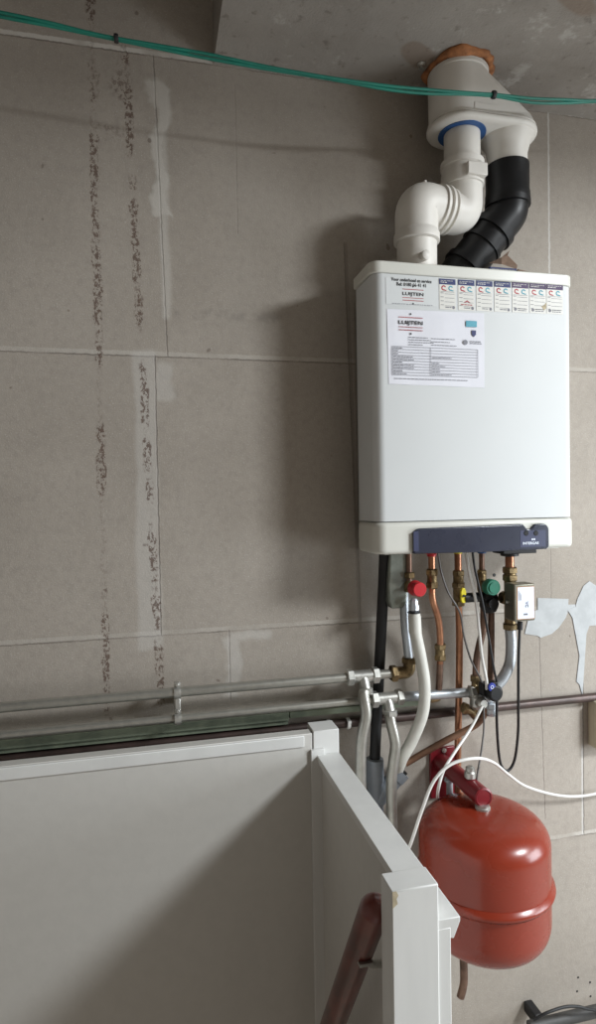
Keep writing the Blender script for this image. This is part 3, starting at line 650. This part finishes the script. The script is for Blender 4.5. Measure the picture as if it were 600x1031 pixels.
# copper with red collar
t, x = connector(434.5, .10, M_red, 'copper pipe with red collar under the boiler, bending right to a brass coupling')
path = [Vector((x, -.10, zbx-.005)), P(435,585,.10), P(435.5,603,.10), P(441,622,.085), P(443,640,.075), P(443,668,.065), P(442,690,.06), P(441,700,.058)]
obj('pipe_bend', tube(B(), catmull(path[:6], 8), .0078), M_copper, t, 50)
obj('pipe_end', tube(B(), catmull(path[5:], 6), .0078), M_copdark, t, 50)
for yy, dd in ((576, .10), (589, .10)):
    bm = B(); nut(bm, P(435, yy, dd), (0, 0, 1), .0145, .015); obj('nut', bm, M_brass, t, 25)
bm = B(); cyl(bm, P(435, 578, .10), P(435, 587, .10), .0115, 16); obj('coupling', bm, M_brass, t, 30)
for yy in (651, 662):
    bm = B(); nut(bm, P(443.3, yy, .068), (0, 0, 1), .0145, .013); obj('nut', bm, M_brass, t, 25)
bm = B(); cyl(bm, P(443, 652, .068), P(443, 661, .068), .0115, 16); obj('coupling', bm, M_brass, t, 30)
q = P(441, 702, .058); bm = B(); tube(bm, rounded([q+Vector((0, 0, .012)), q, q+Vector((-.022, 0, -.002))], .01), .010, 14); obj('bottom_elbow', bm, M_brass, t, 50)
# copper with yellow collar: gas
t, x = connector(461, .060, M_yel, 'straight copper pipe with yellow collar running down past the red bracket')
path = [Vector((x, -.060, zbx-.005)), P(461.5,600,.055), P(462.5,640,.046), P(462,700,.040), P(461,750,.036), P(461,800,.036), P(462,860,.036)]
obj('pipe', tube(B(), catmull(path, 8), .0084), M_copper, t, 50)
gv = thing('gas_valve', P(461, 590, .06), 'brass gas tap with a small yellow lever on the straight copper pipe', 'valve')
for yy in (577, 589, 607):
    bm = B(); nut(bm, P(461.5, yy, .060), (0, 0, 1), .0165 if yy > 580 else .015, .013); obj('nut', bm, M_brass, gv, 25)
bm = B(); cyl(bm, P(461.5, 577, .06), P(461.5, 607, .06), .0125, 18); lathe(bm, [(.009, 0), (.009, .026)], P(463.5, 599, .062), (0, -1, 0), 16); obj('body', bm, M_brass, gv, 30)
q = P(465.5, 599.5, .09); bm = B()
pts = [(q.x-.0065, q.z+.010), (q.x-.0035, q.z+.018), (q.x+.004, q.z+.018), (q.x+.007, q.z+.010), (q.x+.007, q.z-.010), (q.x+.004, q.z-.017), (q.x-.0035, q.z-.017), (q.x-.0065, q.z-.010)]
obj('yellow_lever', prism(bm, pts, -.096, -.089), M_yel, gv, 30, .0015)
bm = B(); lathe(bm, [(.003, 0), (.003, .003)], (q.x, -.096, q.z), (0, -1, 0), 10); obj('screw', bm, M_rubber, gv)
# cold supply with blue collar and green cap
t, x = connector(485, .075, M_blue, 'thin dark copper pipe with blue collar leading to the green capped valve')
obj('pipe', cyl(B(), (x, -.075, zbx-.004), (x, -.075, P(485,577,.075).z), .0066), M_copdark, t, 40)
bm = B(); nut(bm, P(485, 577, .075), (0, 0, 1), .012, .016); obj('nut', bm, M_brass, t, 25)
gvx = thing('inlet_valve', P(487, 600, .08), 'black bodied inlet valve with a round green cap under the boiler', 'valve')
g0 = P(486, 588, .085)
bm = B(); lathe(bm, [(.009, -.02), (.011, -.014), (.011, .02), (.008, .026)], (g0.x, -.080, g0.z), (0, 0, 1), 16); lathe(bm, [(.010, 0), (.010, .03)], (g0.x, -.08, g0.z), (0, -1, 0), 16); obj('body', bm, M_brass, gvx, 30)
obj('cap', lathe(B(), [(.0175, 0), (.0185, .002), (.0185, .020), (.0170, .023), (.0125, .023), (.0120, .0255), (.0005, .0255)], (g0.x+.003, -.105, g0.z-.003), (0, -1, 0), 28), M_grn, gvx, 35)
bm = B(); a = P(467, 602, .088); b2 = P(486, 602, .088); lathe(bm, [(.0115, 0), (.0115, (b2.x-a.x))], a, (1, 0, 0), 16)
q = P(492, 606, .085); lathe(bm, [(.010, .030), (.019, .022), (.022, .008), (.022, -.010), (.017, -.022), (.010, -.026)], (q.x, -.085, q.z), (0, 0, 1), 20); lathe(bm, [(.013, 0), (.013, .03)], (q.x-.004, -.085, q.z), (0, -1, 0), 12)
obj('black_handle', bm, M_blackp, gvx, 35)
tag(obj('dark_pipe', tube(B(), catmull([P(487,612,.08), P(486.5,632,.08), P(482,652,.075), P(479.5,668,.07), P(479,690,.07)], 8), .0085), M_copdark, None, 50), 'dark tarnished copper pipe bending left down to the valve cluster', 'pipe')
tag(obj('dark_pipe', tube(B(), catmull([P(494.5,615,.075), P(494.5,645,.07), P(494,690,.065)], 8), .0080), M_copdark, None, 50), 'dark tarnished copper pipe running straight down behind the blue knob', 'pipe')
# zone valve
zv = thing('zone_valve', P(513, 600, .1), 'bronze grey motor valve box with a white label, on the rightmost pipe', 'valve')
a = P(511, 556.5, .10); bm = B(); xm = P(513, 560, .10).x
obj('black_bracket', box(B(), P(501,555,.1).x, P(534,555,.1).x, -.125, -.075, CZ-.139, CZ-.1263), M_rubber, zv, 30, .002)
bm = B(); lathe(bm, [(.012, 0), (.021, -.001), (.021, -.006), (.012, -.008)], (xm, -.10, CZ-.139), (0, 0, 1), 24); obj('collar', bm, M_rubber, zv, 40)
obj('copper_neck', cyl(B(), (xm, -.10, CZ-.14), (xm, -.10, P(513,576,.1).z), .0105), M_copper, zv, 40)
for yy, mt_ in ((574, M_brass), (581.5, M_brass), (630.5, M_brass)):
    bm = B(); nut(bm, (xm, -.10, P(513, yy, .10).z), (0, 0, 1), .0185, .015); obj('nut', bm, mt_, zv, 25)
bm = B(); cyl(bm, (xm, -.10, P(513, 574, .1).z), (xm, -.10, P(513, 632, .1).z), .0135, 18); q = P(504, 602, .10)
lathe(bm, [(.016, 0), (.0165, .004), (.013, .012)], (xm-.012, -.10, q.z), (-1, 0, 0), 10); obj('body', bm, M_brass, zv, 30)
fx0, fx1 = P(517.5, 605, .152).x, P(539, 605, .152).x; fz1, fz0 = P(528, 588, .152).z, P(528, 625.5, .152).z
obj('motor_box', box(B(), fx0, fx1, -.152, -.112, fz0, fz1), M_valve, zv, 30, .0035, 3)
sx0, sx1, sz0, sz1 = fx0+.009, fx1-.004, fz0+.006, fz1-.007
obj('orange_label_border', box(B(), sx0-.0016, sx1+.0012, -.1524, -.1518, sz0-.0012, sz1+.0012), M_org, zv)
lb = obj('white_label', box(B(), sx0, sx1, -.1527, -.1522, sz0, sz1), M_white, zv)
bm = B(); lx = (sx0+sx1)/2
for k in range(3): box(bm, sx0+.002+k*.003, sx0+.003+k*.003, -.1530, -.1526, sz1-.030, sz1-.008-k*.004)
box(bm, lx-.006, lx+.004, -.1530, -.1526, sz0+.008, sz0+.012); obj('fine_print', bm, M_inkg, lb)
te = text('VC', 0, 0, .0075, -.1528, M_inkb, lb, 'lettering')
for v in te.data.vertices: X_, Z_ = v.co.x, v.co.z; v.co.x, v.co.z = lx+.002+Z_*1.0, (sz0+sz1)/2-.004-X_
bm = B(); lathe(bm, [(.004, 0), (.004, .004), (.002, .006)], (fx0, -.128, (fz0+fz1)/2), (-1, 0, 0), 12); obj('screw', bm, M_galvv, zv)
obj('cable_gland', cyl(B(), P(523.5, 626, .13), P(523.2, 634, .13), .0065, 14), M_rubber, zv, 40)
tag(obj('zinc_bend', tube(B(), catmull([Vector((xm, -.10, P(513,634,.1).z)), P(514.5,650,.10), P(513,668,.10), P(506,683,.10), P(497,693,.10), P(489,702,.10)], 8), .0128, 20), M_chrome, None, 60), 'bright zinc pipe curving from the motor valve down to the blue knob', 'pipe')

# valve cluster
vc = thing('valve_cluster', P(486, 700, .09), 'cluster of brass and chrome valves with a black and blue knob at the pipe end', 'valve')
bm = B(); nut(bm, P(479, 683, .072), (0, 0, 1), .0145, .014); nut(bm, P(479, 692, .072), (0, 0, 1), .012, .018); cyl(bm, P(479, 680, .072), P(479, 722, .072), .0105, 16); obj('brass_union', bm, M_brass, vc, 25)
bm = B(); nut(bm, P(475, 697, .072), (1, 0, 0), .017, .014); lathe(bm, [(.012, -.018), (.018, -.010), (.018, .010), (.012, .018)], P(480.5, 706, .08), (0, 0, 1), 16); lathe(bm, [(.010, 0), (.013, .006), (.013, .020), (.010, .024)], P(481, 706, .085), (.1, -1, 0), 14); obj('chrome_valve', bm, M_galvv, vc, 35)
bm = B(); lathe(bm, [(.017, 0), (.017, .012), (.0195, .014), (.0195, .034), (.016, .037)], P(490, 694, .100), (.1, -1, 0), 24); box(bm, P(486,690,.12).x, P(501,690,.12).x, -.122, -.10, P(490,701,.12).z, P(490,688,.12).z); obj('black_knob', bm, M_blackp, vc, 35, .0015)
q = P(496, 692, .141); bm = B(); lathe(bm, [(.010, 0), (.0095, .003), (.0005, .0035)], (P(495.5,692,.137).x, -.134, P(495,692,.137).z), (.1, -1, 0), 20); obj('blue_disc', bm, M_bluk, vc, 35)
bm = B(); n = 12
for k in range(n):
    t0, t1 = 2*PI*k/n, 2*PI*(k+1)/n; cx_, cz_ = P(495.5,692,.139).x, P(495,692,.139).z
    bm.faces.new([bm.verts.new((cx_+r_*math.cos(t), -.1392, cz_+r_*math.sin(t))) for r_, t in ((.0028, t0), (.0042, t0), (.0042, t1), (.0028, t1))])
obj('ring_mark', bm, M_white, vc)
bm = B(); nut(bm, P(494, 710, .09), (0, 0, 1), .0165, .016, 8); lathe(bm, [(.012, 0), (.0145, .004), (.0145, .016), (.011, .02)], P(494.5, 720, .09), (0, 0, 1), 18)
tube(bm, [P(486,700,.09), P(494,706,.09)], .010, 14); obj('chrome_union', bm, M_chrome, vc, 35)
bm = B(); tube(bm, rounded([P(466,713,.072), P(474,716,.072), P(479,722,.072)], .01), .0095, 14); nut(bm, P(468,713,.072), (1, 0, -.3), .014, .012); obj('brass_elbow', bm, M_brass, vc, 40)
tag(obj('brown_return_pipe', tube(B(), catmull([P(408,769,.054), P(425,759,.060), P(450,745,.068), P(470,735,.072), P(481,728,.078), P(488,718,.085), P(489,708,.088)], 8), .0078), simple('aged_copper', (.27, .15, .095), .4, .6, scale=15, col2=(.16, .085, .055)), None, 60), 'aged brown copper pipe slanting down left from the valve cluster to the drain', 'pipe')

# ------------------------------------------------------------------ expansion vessel and its bracket
vx, vd = .6865, .197
ra = .038
arm = thing('vessel_bracket', (P(446,770,0).x, 0, CZ-.67), 'dark red wall bracket with a thick tube arm carrying the red vessel', 'bracket')
ax_x = .6865; az = P(485.5, 803, .20).z
pa, pb = P(433.5, 800, .008), P(457.5, 752, .008)
obj('wall_plate', box(B(), pa.x, pb.x+.002, -.009, 0, P(446,801,0).z, P(446,751,0).z), M_reda, arm, 30, .002)
obj('arm_tube', tube(B(), [Vector((ax_x-.006, -.005, az)), Vector((ax_x, -.198, az))], .0205, 28), M_reda, arm, 40)
obj('end_cap', lathe(B(), [(.0205, -.004), (.0212, -.002), (.0212, .002), (.0175, .004), (.016, .0025), (.0005, .0025)], (ax_x, -.199, az), (0, -1, 0), 28), M_reda, arm, 30)
q = P(447, 755.5, .01); bm = B(); lathe(bm, [(.006, 0), (.006, .003), (.003, .004)], (q.x, -.009, q.z), (0, -1, 0), 12); obj('bolt', bm, M_galvv, arm)
bm = B(); q = Vector((ax_x-.003, -.148, az)); lathe(bm, [(.008, .018), (.0125, .022), (.0125, .034), (.010, .037), (.010, .044), (.006, .047)], q, (0, 0, 1), 16); obj('vent_valve', bm, M_galvv, arm, 30)
bm = B(); q = Vector((ax_x-.004, -.050, az-.02)); lathe(bm, [(.010, 0), (.014, -.004), (.014, -.010), (.008, -.013), (.008, -.10)], q, (0, 0, 1), 14); obj('drop_pipe', bm, M_chrome, arm, 35)

vs = thing('expansion_vessel', (vx, -vd, CZ-1.06), 'large round red expansion vessel with a raised band, hanging below the boiler', 'vessel')
rv_ = .1385; zt_ = az-.026; zb_ = P(486, 980, .285).z; Hh = zt_-zb_
def prof(r, h, top=.60):
    out = []; hd = .062; hb = .075
    n = 16
    for k in range(n+1):
        t = PI/2*k/n; out.append((r*math.sin(t)**.62, hb*(1-math.cos(t)**.80)) if 0 else (r*(math.sin(t))**.55, hb*(1-(math.cos(t))**.9)))
    for k in range(n, -1, -1):
        t = PI/2*k/n; out.append((r*(math.sin(t))**.62, h-hd*(1-(math.cos(t))**.9)))
    return out
obj('shell', lathe(B(), prof(rv_, Hh), (vx, -vd, zb_), (0, 0, 1), 72), M_redv, vs, 60)
zband = P(552, 888, .197).z+.040
obj('band', lathe(B(), [(rv_-.003, -.012), (rv_+.0015, -.011), (rv_+.0035, -.006), (rv_+.0075, -.004), (rv_+.0085, 0), (rv_+.0075, .004), (rv_+.0035, .006), (rv_+.0015, .011), (rv_-.003, .012)], (vx, -vd, zband), (0, 0, 1), 72), M_redv, vs, 60)
obj('neck', lathe(B(), [(.013, -.008), (.0165, -.006), (.0165, .004), (.014, .006), (.014, .010)], (vx, -vd, zt_+.0), (0, 0, 1), 20), M_galvv, vs, 35)
tail = tag(obj('vessel_tail_pipe', tube(B(), catmull([P(462.3,861,.036), P(465,930,.036), P(467,978,.036), P(466.5,992,.036), P(463.5,1004,.036)], 6), .0095), M_copdark, None, 50), 'dark pipe end showing under the red vessel beside the partition', 'pipe')

# ------------------------------------------------------------------ cables
def cable(label, pts, r, mat, name='cable'):
    return tag(obj(name, tube(B(), catmull([P(*q) for q in pts], 10), r, 10), mat, None, 60), label, 'cable')
cable('white cable dropping from the boiler past the green cap to the valve cluster', [(468.5,552,.12),(472,575,.125),(479,605,.13),(482.5,635,.13),(485,660,.13),(489.5,684,.13),(490,694,.125)], .0036, M_wcab)
cable('white cable slanting from the valve cluster across the red bracket arm', [(485.5,711,.12),(474,733,.13),(458,757,.16),(447,775,.18),(441.5,793,.18),(440.5,804,.10),(442,812,.05),(444,824,.032)], .0033, M_wcab)
cable('long white cable arching over the red bracket and away to the right', [(408,862,.20),(414,848,.21),(425,815,.22),(437,786,.225),(455,769,.225),(480,763.5,.22),(497,768,.17),(512,780,.11),(530,792,.06),(560,800.5,.03),(585,801.5,.02),(610,797,.02)], .0035, M_wcab)
cable('thin grey cable curving from the red collar down to the valve cluster', [(440.5,555,.12),(444,575,.12),(451,596,.12),(463,617,.115),(467,640,.11),(474,664,.11),(484,684,.11),(488,698,.12)], .0023, M_gcab)
cable('thin grey cable hanging from the valve cluster to the vent on the red arm', [(487,712,.115),(487,735,.12),(484,760,.14),(480.5,780,.155),(479,800,.15)], .0022, M_gcab)
cable('thin black cable running from the boiler down to the blue knob', [(475.5,552,.13),(478,572,.135),(486,608,.14),(492.5,645,.14),(497,672,.14),(500,686,.12)], .0027, M_rubber)
cable('black cable hanging in a long loop below the motor valve box', [(523.2,632,.13),(522,665,.125),(521.8,710,.10),(521.5,738,.08),(518,765,.07),(511,776,.07),(504,769,.075),(501,745,.09),(500,715,.115),(501,692,.127)], .0033, M_rubber)

# ------------------------------------------------------------------ right edge and lower right corner
q = P(600.0, 708, .045); zt2 = P(600, 707, .045).z; zb3 = P(600, 757, .045).z
tb = thing('control_box', (q.x+.06, 0, zb3), 'ivory plastic wall box at the right edge beneath the brown pipe', 'box')
obj('housing', box(B(), q.x+.010, q.x+.14, -.034, 0, zb3, zt2-.006), M_ivory, tb, 30, .004, 3)
a = P(538, 1036, .05); b2 = P(600, 1011, .05); zz_ = P(600, 1013, .05).z
tag(obj('grey_pipe', tube(B(), [Vector((P(533,1020,.07).x, -.07, P(600,1018,.07).z)), Vector((3.2, -.07, P(600,1018,.07).z))], .014), simple('dull_grey_plastic', (.06, .058, .055), .6), None, 40), 'dull grey pipe running low along the wall in the lower right corner', 'pipe')
q = P(538, 1021, .03); bm = box(B(), q.x-.012, q.x+.012, -.050, 0, q.z-.014, q.z+.014)
tag(obj('pipe_saddle', bm, M_rubber, None, 30, .004), 'small dark pipe saddle fixed at the end of the low grey pipe', 'clip')
cable('thin grey hose arching over the low pipe in the lower right corner', [(537,1027,.09),(550,1020,.10),(568,1014,.10),(582,1013.5,.10),(592,1016,.10),(612,1019,.09)], .0036, M_rubber, 'thin_hose')
q = P(492.5, 579, .002)
bm = B(); lathe(bm, [(.0045, 0), (.0035, .001)], (P(497.5,579,0).x, -.0002, P(497.5,579,0).z), (0, -1, 0), 12); struct('drill_hole', bm, M_rubber, None, 0, wall)
for x, y in ((582,984),(581,998),(594,989),(594.5,1003)):
    bm = B(); lathe(bm, [(.003, 0), (.0025, .0008)], P(x, y, 0)+Vector((0, -.0001, 0)), (0, -1, 0), 10); struct('drill_hole', bm, M_rubber, None, 0, wall)
q = P(430, 66.5, .13)
hk = PZ(424, 64, zc); bm = B(); lathe(bm, [(.009, 0), (.009, .002), (.004, .005), (.004, .010), (.006, .012)], (hk.x, hk.y, zc), (0, 0, -1), 16)
tag(obj('ceiling_bolt', bm, M_galvv, None, 30), 'small metal bolt in the ceiling just left of the orange foam', 'bolt')
